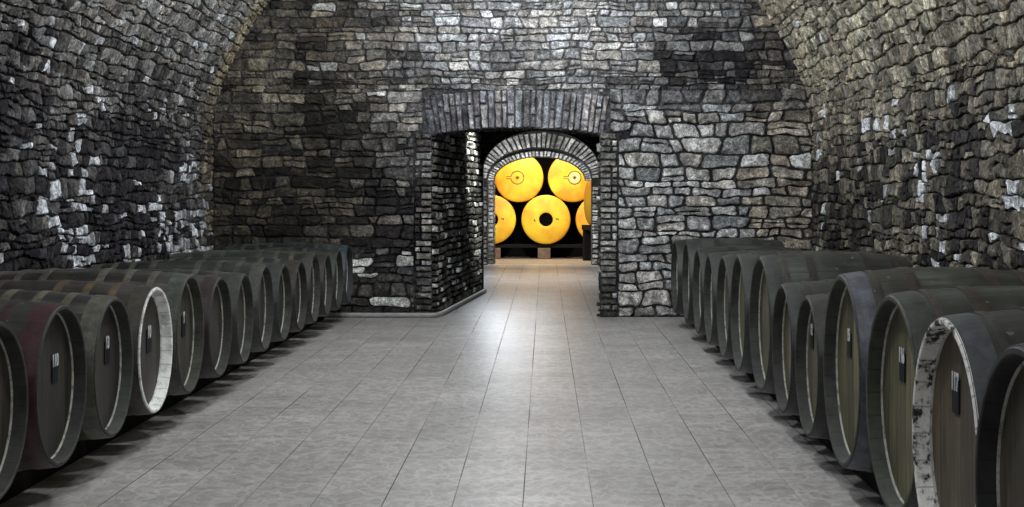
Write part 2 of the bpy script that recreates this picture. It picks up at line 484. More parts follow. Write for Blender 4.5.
def t_back(x, z):
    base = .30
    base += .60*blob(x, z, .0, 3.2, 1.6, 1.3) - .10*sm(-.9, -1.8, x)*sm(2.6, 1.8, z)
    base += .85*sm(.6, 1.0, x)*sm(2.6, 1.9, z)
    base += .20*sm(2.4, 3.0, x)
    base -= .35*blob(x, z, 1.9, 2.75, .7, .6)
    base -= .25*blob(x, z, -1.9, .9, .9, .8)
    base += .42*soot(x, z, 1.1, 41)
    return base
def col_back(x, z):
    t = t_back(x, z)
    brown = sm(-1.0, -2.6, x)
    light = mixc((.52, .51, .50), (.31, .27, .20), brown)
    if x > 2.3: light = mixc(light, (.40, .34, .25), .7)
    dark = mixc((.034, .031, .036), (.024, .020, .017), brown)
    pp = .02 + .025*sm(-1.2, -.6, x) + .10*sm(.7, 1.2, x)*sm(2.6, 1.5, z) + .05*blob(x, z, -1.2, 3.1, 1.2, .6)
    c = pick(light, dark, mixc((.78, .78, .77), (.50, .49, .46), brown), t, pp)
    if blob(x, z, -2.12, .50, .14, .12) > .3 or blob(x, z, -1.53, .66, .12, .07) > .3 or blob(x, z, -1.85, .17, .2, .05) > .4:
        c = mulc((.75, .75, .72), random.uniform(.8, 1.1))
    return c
def mor_back(x, z):
    t = max(0, min(1, t_back(x, z)*.95 + .06))
    c = mixc((.010, .009, .010), (.17, .168, .172), t)
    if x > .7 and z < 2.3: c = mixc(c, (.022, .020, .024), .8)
    return c

def map_left(u, v, h): return (XL+h, u, v)
def map_right(u, v, h): return (XR-h, u, v)
def map_vault(u, v, h):
    a = PI - A0 - v/VR
    return (VX+(VR-h)*math.cos(a), u, VZ+(VR-h)*math.sin(a))
def frange(a, b, n): return [a+(b-a)*i/n for i in range(n+1)]
whole = lambda a, b: (lambda c, d: [(a, b)])
YS = 5.0             # individual stones from here to the end wall

mw = Masonry()
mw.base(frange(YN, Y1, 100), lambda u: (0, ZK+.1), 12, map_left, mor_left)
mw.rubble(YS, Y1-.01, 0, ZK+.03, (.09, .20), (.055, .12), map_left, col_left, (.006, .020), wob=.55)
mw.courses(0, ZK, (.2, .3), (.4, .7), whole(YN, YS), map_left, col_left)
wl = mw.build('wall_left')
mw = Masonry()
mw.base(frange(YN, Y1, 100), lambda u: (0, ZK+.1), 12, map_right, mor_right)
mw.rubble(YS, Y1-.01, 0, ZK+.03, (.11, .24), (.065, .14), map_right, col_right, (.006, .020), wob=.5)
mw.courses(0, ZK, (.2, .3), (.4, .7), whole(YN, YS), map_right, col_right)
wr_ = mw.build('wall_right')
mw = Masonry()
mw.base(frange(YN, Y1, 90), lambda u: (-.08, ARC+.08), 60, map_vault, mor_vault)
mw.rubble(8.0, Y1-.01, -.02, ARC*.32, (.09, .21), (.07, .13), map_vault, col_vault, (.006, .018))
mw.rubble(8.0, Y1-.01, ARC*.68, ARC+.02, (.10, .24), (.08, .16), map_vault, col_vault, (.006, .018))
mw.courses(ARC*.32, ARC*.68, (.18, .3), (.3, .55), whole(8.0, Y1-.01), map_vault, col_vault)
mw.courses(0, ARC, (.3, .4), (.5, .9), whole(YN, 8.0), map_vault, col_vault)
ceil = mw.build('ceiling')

# --- end wall with the opening under a flat brick arch
DX0, DX1 = -1.266, .616
DC = (DX0+DX1)/2
def lintel(x): return 2.04 + .073*(1-((x-DC)/(DX1-DC))**2)
def lint_top(x): return lintel(x) + .44
def map_back(u, v, h): return (u, Y1-h, v)
def vault_half(z):                            # half width of the vault at height z
    return XR-VX if z < ZK else (math.sqrt(max(0, VR*VR-(z-VZ)**2)) if z < VZ+VR else 0)
def back_spans(v, w):
    m = (v+w)/2
    hw = vault_half(m)+.03
    if hw < .2: return []
    l, r = VX-hw, VX+hw
    if m < 2.1: return [(l, DX0-.20), (DX1+.20, r)]
    if m < 2.56: return [(l, DX0-.08), (DX1+.08, r)]
    return [(l, r)]
mw = Masonry()
mw.base(frange(XL-.3, DX0, 40), lambda u: (0, 5.1), 70, map_back, mor_back)
mw.base(frange(DX0, DX1, 30), lambda u: (lintel(u), 5.1), 50, map_back, mor_back)
mw.base(frange(DX1, XR+.3, 40), lambda u: (0, 5.1), 70, map_back, mor_back)
BL = [(DX0-.20, DX1+.20, -1, 2.06), (DX0-.07, DX1+.07, 1.5, 2.56)]
inb = lambda u, v: abs(u-VX) < vault_half(v)+.05
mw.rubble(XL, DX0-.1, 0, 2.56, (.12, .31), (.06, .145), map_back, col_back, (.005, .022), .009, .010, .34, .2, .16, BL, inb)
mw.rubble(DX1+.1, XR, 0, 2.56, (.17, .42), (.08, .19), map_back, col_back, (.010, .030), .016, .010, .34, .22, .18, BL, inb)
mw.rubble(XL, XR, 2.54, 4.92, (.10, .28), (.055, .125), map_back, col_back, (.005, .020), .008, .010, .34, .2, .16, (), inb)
# brick quoins up both sides of the opening
def col_quoin(u, v):
    t = .55 + .35*soot(u, v, 1.6, 61) + (.2 if u > 0 else 0) - .35*sm(.7, .1, v)
    return pick((.46, .44, .41), (.06, .055, .055), (.6, .6, .58), t, .08)
z = 0.0
while z < 2.05:
    h = random.uniform(.062, .088); w = random.choice((.13, .19)) ; w2 = random.choice((.13, .19))
    if z+h > 2.05: h = 2.06-z
    for (a, b) in ((DX0-w, DX0+.004), (DX1-.004, DX1+w2)):
        mw.stone(a, b, z, z+h, map_back, col_quoin((a+b)/2, z), random.uniform(.012, .026), .01, 0, 0, .2)
    if w < .15: mw.stone(DX0-.2, DX0-w, z, z+h, map_back, col_back(DX0-.2, z), .012, .01, 0, 0, .2)
    if w2 < .15: mw.stone(DX1+w2, DX1+.2, z, z+h, map_back, col_back(DX1+.2, z), .012, .01, 0, 0, .2)
    z += h
# upright bricks of the flat arch
x = DX0-.04
while x < DX1+.03:
    w = random.uniform(.055, .085)
    fan = lambda u, v: u + (u-DC)*.07*max(0, v-2.05)/.44
    mp = lambda u, v, h: (fan(u, v), Y1-h, v)
    z0, z1 = lintel(max(DX0, min(DX1, x))), lint_top(x)
    q = z0 + (z1-z0)*random.choice((.34, .5, .66))
    pc = random.uniform(.003, .014)
    def col_v(u, v):
        t = .66 + .4*soot(u, v, 1.5, 77) - .25*sm(-.5, -1.2, u)
        return pick((.44, .43, .45), (.11, .105, .12), (.48, .48, .47), t, .06)
    if random.random() < .6:
        mw.stone(x, x+w, z0, q, mp, col_v(x, z0), pc, .009, 0, 0, .22); mw.stone(x, x+w, q, z1, mp, col_v(x, z1), pc+.004, .009, 0, 0, .22)
    else: mw.stone(x, x+w, z0, z1, mp, col_v(x, z0), pc, .009, 0, 0, .22)
    x += w
# soffit and back of the flat arch
def map_sof(u, v, h): return (u, Y1+v, lintel(max(DX0, min(DX1, u)))-h)
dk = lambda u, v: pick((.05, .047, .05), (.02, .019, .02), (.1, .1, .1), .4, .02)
mw.base(frange(DX0-.02, DX1+.02, 24), lambda u: (-.002, .45), 4, map_sof, lambda u, v: (.02, .019, .02), 0)
mw.courses(0.01, .45, (.2, .22), (.06, .08), whole(DX0, DX1), map_sof, dk, (.006, .012), .008, 0, 0)
mw.base(frange(DX0-.6, DX1+.7, 12), lambda u: (lintel(max(DX0, min(DX1, u))), 2.9), 4, lambda u, v, h: (u, Y1+.45+h, v), lambda u, v: (.03, .03, .03), 0)
wb = mw.build('wall_back')

# ------------------------------------------------------------------ passage behind the opening
Y2 = 21.4
JL0, JL1 = Vector((DX0, Y1, 0)), Vector((-.93, Y2, 0))
JR0, JR1 = Vector((DX1, Y1, 0)), Vector((1.10, Y2, 0))
def jamb_map(A, B, sgn):
    d = (B-A); L = d.length; d.normalize(); n = Vector((d.y, -d.x, 0))*sgn
    return L, (lambda u, v, h: tuple(A + d*u + n*h + Vector((0, 0, v))))
def col_jamb(u, v):
    t = .22 + .35*soot(u, v, 1.0, 91)+.25*sm(1.4, 2.2, v)
    return pick((.34, .34, .30), (.028, .028, .026), (.80, .82, .78), t, .16)
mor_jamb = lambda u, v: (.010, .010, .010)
mw = Masonry()
L, mp = jamb_map(JL0, JL1, 1)
mw.base(frange(0, L, 40), lambda u: (0, 2.75), 20, mp, mor_jamb)
mw.courses(0, 2.75, (.05, .11), (.12, .28), whole(.0, L), mp, col_jamb, (.01, .045), .016)
L2, mp2 = jamb_map(JR0, JR1, -1)
mw.base(frange(0, L2, 40), lambda u: (0, 2.75), 20, mp2, mor_jamb)
mw.courses(0, 2.75, (.06, .13), (.14, .34), whole(.0, L2), mp2, col_jamb, (.01, .04), .016)
# its flat ceiling
mw.base(frange(-1.6, 1.4, 10), lambda u: (Y1+.3, Y2+.3), 12, lambda u, v, h: (u, v, 2.75-h), lambda u, v: (.02, .02, .02), 0)
mw.courses(Y1+.4, Y2, (.2, .3), (.3, .5), whole(-1.5, 1.3), lambda u, v, h: (u, v, 2.75-h), dk, (.01, .03), .02)
# cross wall closing the passage, with its round opening
AX, AW, AS = -.055, .83, 1.72               # centre, half width, springing
def arch2(u, rise=.56):
    q = (u-AX)/AW
    return 0 if abs(q) >= 1 else AS + rise*math.sqrt(max(0, 1-q*q))
def map_x(u, v, h): return (u, Y2-h, v)
mw.base(frange(-1.35, AX-AW, 10), lambda u: (0, 2.8), 20, map_x, mor_jamb, 0)
mw.base([AX-AW*math.cos(PI*i/30) for i in range(31)], lambda u: (max(AS, arch2(u)), 2.8), 8, map_x, mor_jamb, 0)
mw.base(frange(AX+AW, 1.35, 10), lambda u: (0, 2.8), 20, map_x, mor_jamb, 0)
def x_spans(v, w):
    m = w
    if m < AS: return [(-1.3, AX-AW), (AX+AW, 1.3)]
    if v < AS+.56:
        q = AW*math.sqrt(max(0, 1-((v-AS)/.56)**2)) if v > AS else AW
        return [(-1.3, AX-q), (AX+q, 1.3)]
    return [(-1.3, 1.3)]
mw.courses(0, AS, (.07, .14), (.14, .3), x_spans, map_x, dk, (.006, .02), .014, 0)
mw.courses(AS, 2.75, (.06, .09), (.14, .3), x_spans, map_x, dk, (.006, .02), .014, 0)
# thickness of that opening
def reveal(pts, y0, y1, c):
    k = len(mw.V)
    for (x, z) in pts:
        mw.V.append((x, y0, z)); mw.COL.append(c); mw.V.append((x, y1, z)); mw.COL.append(c)
    for i in range(len(pts)-1):
        a = k+2*i; mw.F.append((a, a+1, a+3, a+2)); mw.MI.append(1)
pts = [(AX-AW, 0)] + [(AX-AW*math.cos(PI*i/24), AS+.56*math.sin(PI*i/24)) for i in range(25)] + [(AX+AW, 0)]
reveal(pts, Y2-.01, Y2+.3, (.04, .04, .038))
mw.build('wall_passage')

# ------------------------------------------------------------------ second wall: two orders of arch
Y3 = 28.8
BX = -.105                                   # centre of the arch
W1, S1, R1 = 1.00, 1.66, .58                 # outer order: half width, springing, rise
W2, S2, R2 = .885, 1.62, .46                 # inner order
def el(u, w, s0, r):
    q = (u-BX)/w
    return s0 + r*math.sqrt(max(0, 1-q*q)) if abs(q) < 1 else 0
mw = Masonry()
def map_3(u, v, h): return (u, Y3-h, v)
grey3 = lambda u, v: pick((.36, .35, .33), (.06, .058, .055), (.5, .5, .48), .55 + .3*soot(u, v, 1.3, 33), .06)
mor3 = lambda u, v: (.022, .021, .02)
mw.base(frange(-2.4, BX-W1, 10), lambda u: (0, 3.0), 24, map_3, mor3)
mw.base([BX-W1*math.cos(PI*i/36) for i in range(37)], lambda u: (max(S1, el(u, W1, S1, R1)), 3.0), 8, map_3, mor3)
mw.base(frange(BX+W1, 2.2, 10), lambda u: (0, 3.0), 24, map_3, mor3)
def sp3(v, w):
    if w < S1: return [(-2.3, BX-W1-.14), (BX-W1-.14, BX-W1), (BX+W1, BX+W1+.14), (BX+W1+.14, 2.1)]
    q = (v-S1)/(R1+.34)
    if q < 1:
        e = (W1+.33)*math.sqrt(max(0, 1-q*q)); return [(-2.3, BX-e), (BX+e, 2.1)]
    return [(-2.3, 2.1)]
mw.courses(0, S1, (.08, .13), (.2, .34), sp3, map_3, grey3, (.01, .03), .014, 0)
mw.courses(S1, 2.9, (.08, .13), (.2, .34), sp3, map_3, grey3, (.01, .03), .014, 0)
# outer ring of voussoirs
def ring(w, s0, r, t, n, ymap, colr, H, gap=.012):
    def mp(u, v, h):
        a = PI*(1-u)
        return (BX+(w+v)*math.cos(a), ymap-h, s0+(r+v)*math.sin(a))
    per = [0]
    for i in range(n): per.append(per[-1]+random.uniform(.75, 1.25))
    for i in range(n):
        a, b = per[i]/per[-1], per[i+1]/per[-1]
        L = (b-a)*PI*.5*(w+r)
        # work in metres along the ring, then turn back into a share of the half turn
        k = (b-a)/L
        mw.stone(0, L, 0, t*random.uniform(.94, 1.04), lambda u, v, h, a=a, k=k: mp(a+u*k, v, h), colr(), H*random.uniform(.6, 1.2), gap, 0, 0, .22)
ring(W1, S1, R1, .31, 34, Y3, lambda: mulc((.34, .335, .31), random.uniform(.45, 1.3)), .035)
# inner order set back .35 m
Y3b = Y3+.35
def map_3b(u, v, h): return (u, Y3b-h, v)
ptsA = [(BX-W1, 0)] + [(BX-W1*math.cos(PI*i/36), S1+R1*math.sin(PI*i/36)) for i in range(37)] + [(BX+W1, 0)]
reveal(ptsA, Y3-.005, Y3b, (.16, .155, .145))
# face of the inner order
k = len(mw.V); n = 37
for i in range(n):
    a = PI*i/36
    mw.V.append((BX-W1*1.02*math.cos(a), Y3b+.01, S1+R1*1.04*math.sin(a))); mw.COL.append((.1, .1, .095))
    mw.V.append((BX-W2*math.cos(a), Y3b+.01, S2+R2*math.sin(a))); mw.COL.append((.1, .1, .095))
for i in range(n-1):
    mw.F.append((k+2*i, k+2*i+1, k+2*i+3, k+2*i+2)); mw.MI.append(1)
for sx in (-1,):
    k = len(mw.V)
    for (xx, zz) in ((W1*1.02, 0), (W2, 0), (W2, S2), (W1*1.02, S1)):
        mw.V.append((BX+sx*xx, Y3b+.01, zz)); mw.COL.append((.1, .1, .095))
    mw.F.append((k, k+1, k+2, k+3)); mw.MI.append(1)
ring(W2, S2, R2, .13, 36, Y3b, lambda: mulc((.82, .81, .79), random.uniform(.6, 1.15)), .02, .014)
zz = 0
while zz < S2-.01:
    h = min(random.uniform(.07, .10), S2-zz)
    for sx in (-1,):
        a, b = sorted((BX+sx*W2, BX+sx*(W1+.01)))
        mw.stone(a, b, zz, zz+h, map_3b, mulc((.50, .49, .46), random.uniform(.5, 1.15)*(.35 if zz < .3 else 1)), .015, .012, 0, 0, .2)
    zz += h
# soffit and reveals of the inner order, brick by brick
ptsB = [(BX-W2, 0)] + [(BX-W2*math.cos(PI*i/36), S2+R2*math.sin(PI*i/36)) for i in range(37)] + [(BX+W1, S2)]
reveal(ptsB, Y3b, Y3b+.40, (.12, .115, .1))
for sx in (-1,):
    mpv = (lambda u, v, h, sx=sx: (BX+sx*(W2-h), Y3b+u, v))
    zz = 0
    while zz < S2-.01:
        h = min(random.uniform(.07, .10), S2-zz)
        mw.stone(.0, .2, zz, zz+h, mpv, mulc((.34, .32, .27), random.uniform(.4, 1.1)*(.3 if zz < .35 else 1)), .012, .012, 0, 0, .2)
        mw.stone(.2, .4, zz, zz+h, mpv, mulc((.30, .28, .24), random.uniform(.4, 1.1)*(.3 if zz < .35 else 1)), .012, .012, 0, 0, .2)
        zz += h
w3 = mw.build('wall_arch')
def plain_wall(name, V, F, mat): return struct(mesh_obj(name, V, F, [mat]))
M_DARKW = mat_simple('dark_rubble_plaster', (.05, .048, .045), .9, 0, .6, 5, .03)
# side walls and ceiling of the middle room, walls and ceiling of the cask cellar
V, F = [], []
box(V, F, -2.6, -2.4, Y2, Y3, 0, 3.2); box(V, F, 2.2, 2.4, Y2, Y3, 0, 3.2)
box(V, F, -2.6, -1.33, Y2+.02, Y2+.3, 0, 3.2); box(V, F, 1.33, 2.4, Y2+.02, Y2+.3, 0, 3.2)
box(V, F, -1.4, 1.4, Y2+.02, Y2+.3, 2.75, 3.2)
plain_wall('wall_middle_room', V, F, M_DARKW)
V, F = [], []; box(V, F, -2.6, 2.4, Y2, Y3+.5, 3.0, 3.2); plain_wall('ceiling_middle_room', V, F, M_DARKW)
V, F = [], []
box(V, F, -4.2, -4.0, Y3, 33.8, 0, 3.4); box(V, F, 3.6, 3.8, Y3, 33.8, 0, 3.4); box(V, F, -4.2, 3.8, 33.6, 33.8, 0, 3.4)
box(V, F, -4.2, BX-W1-.3, Y3+.3, Y3+.75, 0, 3.4); box(V, F, BX+W1+.3, 3.8, Y3+.3, Y3+.75, 0, 3.4); box(V, F, BX-W1-.3, BX+W1+.3, Y3+.3, Y3+.75, S1+R1+.3, 3.4)
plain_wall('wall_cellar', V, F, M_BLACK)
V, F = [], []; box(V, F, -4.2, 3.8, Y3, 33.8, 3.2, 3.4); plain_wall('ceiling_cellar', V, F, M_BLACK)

# floors
V = [(-4.3, YN, 0), (4.0, YN, 0), (4.0, Y3+.35, 0), (-4.3, Y3+.35, 0), (-4.3, YN, -.1), (4.0, YN, -.1), (4.0, Y3+.35, -.1), (-4.3, Y3+.35, -.1)]
F = [(0, 1, 2, 3), (4, 7, 6, 5), (0, 4, 5, 1), (1, 5, 6, 2), (2, 6, 7, 3), (3, 7, 4, 0)]
fl = struct(mesh_obj('floor', V, F, [M_FLOOR]))
M_FLOOR2 = mat_simple('bare_screed_floor', (.36, .27, .19), .7, 0, .25, 6)
V = [(-4.2, Y3+.35, 0), (3.8, Y3+.35, 0), (3.8, 33.8, 0), (-4.2, 33.8, 0), (-4.2, Y3+.35, -.1), (3.8, Y3+.35, -.1), (3.8, 33.8, -.1), (-4.2, 33.8, -.1)]
struct(mesh_obj('floor_cellar', V, F, [M_FLOOR2]))

# grey pipe along the foot of the left pier and round into the passage
def tube(name, pts, r, mat, n=10):
    V, F = [], []
    P = [Vector(p) for p in pts]
    for i, p in enumerate(P):
        d = (P[min(i+1, len(P)-1)] - P[max(i-1, 0)]).normalized()
        s = d.cross(Vector((0, 0, 1))).normalized(); t = s.cross(d)
        for k in range(n):
            a = 2*PI*k/n; V.append(tuple(p + s*r*math.cos(a) + t*r*math.sin(a)))
    for i in range(len(P)-1):
        for k in range(n):
            F.append((i*n+k, i*n+(k+1) % n, (i+1)*n+(k+1) % n, (i+1)*n+k))
    F.append(tuple(range(n))); F.append(tuple(range((len(P)-1)*n, len(P)*n)))
    return mesh_obj(name, V, F, [mat], None, True)
pp = [(-2.6+i*.1, Y1-.09, .028) for i in range(13)]
pp += [(DX0-.03+.09*math.sin(a), Y1-.09+.06*(1-math.cos(a)), .028) for a in (.4, .8, 1.2)]
pp += [(DX0+.09+.36*t, Y1+4.3*t, .028) for t in (.03, .2, .4, .6, .8, .95)]
tag(tube('floor_pipe', pp, .028, M_PIPE), 'thin pale grey pipe lying along the foot of the left stone pier and its doorway', 'pipe')

# ------------------------------------------------------------------ barrels
def lathe(prof, n, closed=False):
    """profile (x, r) turned about the x axis; returns V, F, UV per face"""
    V, F, UV = [], [], []
    for (x, r) in prof:
        for k in range(n):
            a = 2*PI*k/n; V.append((x, r*math.cos(a), r*math.sin(a)))
    for i in range(len(prof)-1):
        for k in range(n):
            k2 = (k+1) % n
            F.append((i*n+k, i*n+k2, (i+1)*n+k2, (i+1)*n+k))
            u0, u1 = k/n, (k+1)/n; v0, v1 = prof[i][0], prof[i+1][0]
            UV.append([(u0, v0), (u1, v0), (u1, v1), (u0, v1)])
    return V, F, UV
RH = .37                                     # head radius of the pattern barrel
class Pattern: pass
def barrel_pattern(L, rise, hoops, tk=.020, recess=.060):
    P = Pattern(); P.L = L; P.rise = rise
    rad = lambda x: RH + rise*(1-((x+L/2)/(L/2))**2)
    P.rad = rad
    n = 78
    prof = [(-recess-.03, RH-tk-.004), (-.002, RH-tk+.004), (-.000, RH-tk+.008)][:0]
    xs = [-L*i/20 for i in range(21)]
    prof = [(x, rad(x)) for x in xs] + [(-L, rad(-L)-tk), (-L+recess, rad(-L)-tk), (-L+recess, .001)]
    V, F, UV = lathe(prof, n)
    me = bpy.data.meshes.new('barrel_body'); me.from_pydata(V, [], F); P.body = me; put_uv(me, UV); me.materials.append(M_STAVE); smooth(me, 20*n)
    # chime ring: end grain and the inner wall in front of the head
    prof = [(-.004, RH+.0015), (.004, RH-.004), (.004, RH-tk+.004), (0, RH-tk), (-recess*.5, RH-tk-.002), (-recess-.012, RH-tk-.004)]
    V, F, UV = lathe(prof, n)
    me = bpy.data.meshes.new('chime_ring'); me.from_pydata(V, [], F); P.chime = me; put_uv(me, UV); me.materials.append(M_CHIME)
    # seal: thin pale line where head meets chime
    prof = [(-recess+.008, RH-tk-.0035), (-recess+.006, RH-tk-.007), (-recess-.004, RH-tk-.009)]
    V, F, UV = lathe(prof, n)
    me = bpy.data.meshes.new('sealing_line'); me.from_pydata(V, [], F); P.seal = me; me.materials.append(M_LIME)
    # head: a slightly domed disc
    V, F, UV = [], [], []
    rr = [0, .3, .6, .85, 1.0]; R0 = RH-tk-.004
    V.append((-recess+.004, 0, 0))
    for q in rr[1:]:
        for k in range(48):
            a = 2*PI*k/48; V.append((-recess+.004*(1-q*q), R0*q*math.cos(a), R0*q*math.sin(a)))
    for k in range(48): F.append((0, 1+k, 1+(k+1) % 48))
    for i in range(3):
        for k in range(48):
            a, b = 1+i*48+k, 1+i*48+(k+1) % 48; F.append((a, a+48, b+48, b))
    UV = [[(V[j][1], V[j][2]) for j in f] for f in F]
    me = bpy.data.meshes.new('barrel_head'); me.from_pydata(V, [], F); P.head = me; put_uv(me, UV); me.materials.append(M_HEAD); smooth(me)
    P.hoops = []
    for (a, w) in hoops:
        prof = [(-a, rad(-a)-.002), (-a, rad(-a)+.004), (-a-w/2, rad(-a-w/2)+.0045), (-a-w, rad(-a-w)+.004), (-a-w, rad(-a-w)-.002)]
        V, F, UV = lathe(prof, n)
        me = bpy.data.meshes.new('hoop'); me.from_pydata(V, [], F); me.materials.append(M_HOOP); P.hoops.append(me)
    V, F = [], []
    box(V, F, -recess+.003, -recess+.009, -.055, .055, -.075, .075, .004)
    me = bpy.data.meshes.new('number_plate'); me.from_pydata(V, [], F); me.materials.append(M_PLATE); P.plate = me
    P.recess = recess
    return P
def put_uv(me, UV):
    l = me.uv_layers.new(name='UVMap'); flat = []
    for f in UV:
        for u in f: flat += [u[0], u[1]]
    l.data.foreach_set('uv', flat)
def smooth(me, upto=None):
    n = len(me.polygons); me.polygons.foreach_set('use_smooth', [i < (upto or n) for i in range(n)])
def hoopset(L, front):
    return front + [(L-a-w, w) for (a, w) in reversed(front)]
PL = barrel_pattern(1.30, .042, hoopset(1.30, [(.004, .085), (.17, .04), (.31, .04), (.46, .045)]))
PR = barrel_pattern(0.90, .032, hoopset(0.90, [(.004, .085), (.105, .03), (.25, .05)]))
TEXT = {}
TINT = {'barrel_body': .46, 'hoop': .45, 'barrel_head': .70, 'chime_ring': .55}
def digits(txt):
    if txt not in TEXT:
        cu = bpy.data.curves.new('num', 'FONT'); cu.body = txt; cu.size = 1; cu.align_x = 'CENTER'; cu.align_y = 'CENTER'; cu.extrude = .012; cu.offset = .03
        o = bpy.data.objects.new('num', cu); C.objects.link(o)
        dg = bpy.context.evaluated_depsgraph_get(); me = bpy.data.meshes.new_from_object(o.evaluated_get(dg)); C.objects.unlink(o); bpy.data.objects.remove(o)
        me.materials.clear(); me.materials.append(M_DIGIT); TEXT[txt] = me
    return TEXT[txt]
def part(name, me, parent, col, loc=(0, 0, 0), rot=(0, 0, 0), sc=(1, 1, 1)):
    o = bpy.data.objects.new(name, me); C.objects.link(o); o.parent = parent
    o.location = loc; o.rotation_euler = rot; o.scale = sc; o.color = (*mulc(col, TINT.get(name, 1)), 1); return o

def barrel(P, side, X, Y, scale, btop, label, group, body, hoop, head, chime, seal, number=None, hoopsel=None, end=None, chime_mat=None, yaw=0.0, bands=None):
    k = scale
    zc = btop + (P.rad(-.5*P.L)+.0065)*k
    root = empty('wine_barrel', (X, Y, zc-P.rad(-P.L/2)*k), label, 'barrel', group)
    root.rotation_euler = (0, 0, (PI if side > 0 else 0)+yaw)
    up = P.rad(-P.L/2)*k; spin = random.uniform(0, 2*PI)
    sc = (1, k, k)
    part('barrel_body', P.body, root, body, (0, 0, up), (spin, 0, 0), sc)
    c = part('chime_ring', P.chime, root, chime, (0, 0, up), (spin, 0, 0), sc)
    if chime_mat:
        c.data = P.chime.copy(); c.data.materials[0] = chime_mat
    part('sealing_line', P.seal, root, seal, (0, 0, up), (0, 0, 0), sc)
    hd = part('barrel_head', P.head, root, head, (0, 0, up), (random.uniform(-.06, .06), 0, 0), sc)
    nh = len(P.hoops)
    for i, me in enumerate(P.hoops):
        hc = hoop
        if i == 0 and end: hc = end
        hc = mulc(hc, random.uniform(.8, 1.2))
        part('hoop', me, root, hc, (0, 0, up), (0, 0, 0), sc)
    if number:
        txt, dz, dy, size = number
        pl = part('number_plate', P.plate, root, (0, 0, 0), (0, dy, up+dz-.045), (0, 0, 0), (1, size/.1, size/.1))
        t = part('number', digits(txt), root, (1, 1, 1), (-P.recess+.010, dy, up+dz), (PI/2, 0, PI/2), (size*.8, size*1.1, .1))
        pl.name = 'number_plate'
    return root

G_L = 'barrels in the left row'; G_R = 'barrels in the right row'
XLF, XRF = -2.11, 1.336
ORD = ['first', 'second', 'third', 'fourth', 'fifth', 'sixth', 'seventh', 'eighth', 'ninth', 'tenth', 'eleventh', 'twelfth', 'thirteenth', 'fourteenth']
# y, top height, body, hoops, end hoop, head, chime, number
green = (.060, .066, .058); pale = (.17, .165, .12); dkh = (.060, .052, .040)
left = [
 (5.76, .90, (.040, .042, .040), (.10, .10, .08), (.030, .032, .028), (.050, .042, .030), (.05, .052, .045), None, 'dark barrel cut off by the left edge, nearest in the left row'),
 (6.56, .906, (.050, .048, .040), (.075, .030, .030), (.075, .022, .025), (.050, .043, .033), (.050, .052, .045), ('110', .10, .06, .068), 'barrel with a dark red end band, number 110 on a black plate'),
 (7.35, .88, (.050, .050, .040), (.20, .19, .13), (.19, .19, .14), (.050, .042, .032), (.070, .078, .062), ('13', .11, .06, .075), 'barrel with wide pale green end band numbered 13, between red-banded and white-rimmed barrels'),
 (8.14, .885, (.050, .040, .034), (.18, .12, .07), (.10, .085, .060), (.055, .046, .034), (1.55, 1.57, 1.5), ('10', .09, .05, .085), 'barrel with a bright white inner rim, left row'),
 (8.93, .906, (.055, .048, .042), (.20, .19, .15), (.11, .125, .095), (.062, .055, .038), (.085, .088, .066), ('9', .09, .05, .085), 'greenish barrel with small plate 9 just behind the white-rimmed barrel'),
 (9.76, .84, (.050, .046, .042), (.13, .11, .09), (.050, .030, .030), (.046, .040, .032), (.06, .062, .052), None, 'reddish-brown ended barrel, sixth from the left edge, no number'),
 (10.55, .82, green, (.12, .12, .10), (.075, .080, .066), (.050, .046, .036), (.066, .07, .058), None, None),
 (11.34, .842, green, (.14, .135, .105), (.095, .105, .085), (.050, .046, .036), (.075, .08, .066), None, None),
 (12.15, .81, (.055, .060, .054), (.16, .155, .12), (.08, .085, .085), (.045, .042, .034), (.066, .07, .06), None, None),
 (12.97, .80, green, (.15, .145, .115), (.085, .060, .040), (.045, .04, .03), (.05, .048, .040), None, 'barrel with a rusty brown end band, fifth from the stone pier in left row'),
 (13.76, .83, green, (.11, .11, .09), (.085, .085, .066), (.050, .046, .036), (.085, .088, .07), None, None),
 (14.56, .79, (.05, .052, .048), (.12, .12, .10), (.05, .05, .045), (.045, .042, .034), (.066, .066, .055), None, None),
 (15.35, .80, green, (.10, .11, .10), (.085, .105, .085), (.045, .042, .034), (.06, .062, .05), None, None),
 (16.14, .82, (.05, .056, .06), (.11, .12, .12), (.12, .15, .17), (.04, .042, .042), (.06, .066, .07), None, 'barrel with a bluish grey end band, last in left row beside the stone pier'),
]
def scales(P, rows, btop):
    """size of each barrel from its height, eased where neighbours would touch"""
    K = [(r[1]-btop-P.rise*.9)/2/RH for r in rows]; rm = P.rad(-P.L/2)+.006
    for _ in range(12):
        for i in range(len(K)-1):
            need = (K[i]+K[i+1])*rm + .012; gap = rows[i+1][0]-rows[i][0]
            if need > gap: K[i] *= (gap/need)**.6; K[i+1] *= (gap/need)**.6
    return K
KL = scales(PL, left, .16)
for i, (y, top, body, hoop, end, head, chime, num, lab) in enumerate(left):
    if lab is None: lab = '%s dark green barrel from the stone pier in the left row' % ORD[13-i]
    if i == 12: lab = 'dark barrel with green end band, second from the stone pier in left row'
    barrel(PL, -1, XLF, y, KL[i], .16, lab, G_L, body, hoop, head, chime, (.42, .42, .36) if i != 3 else (.7, .7, .66), num, None, end, None, random.uniform(-.015, .015))
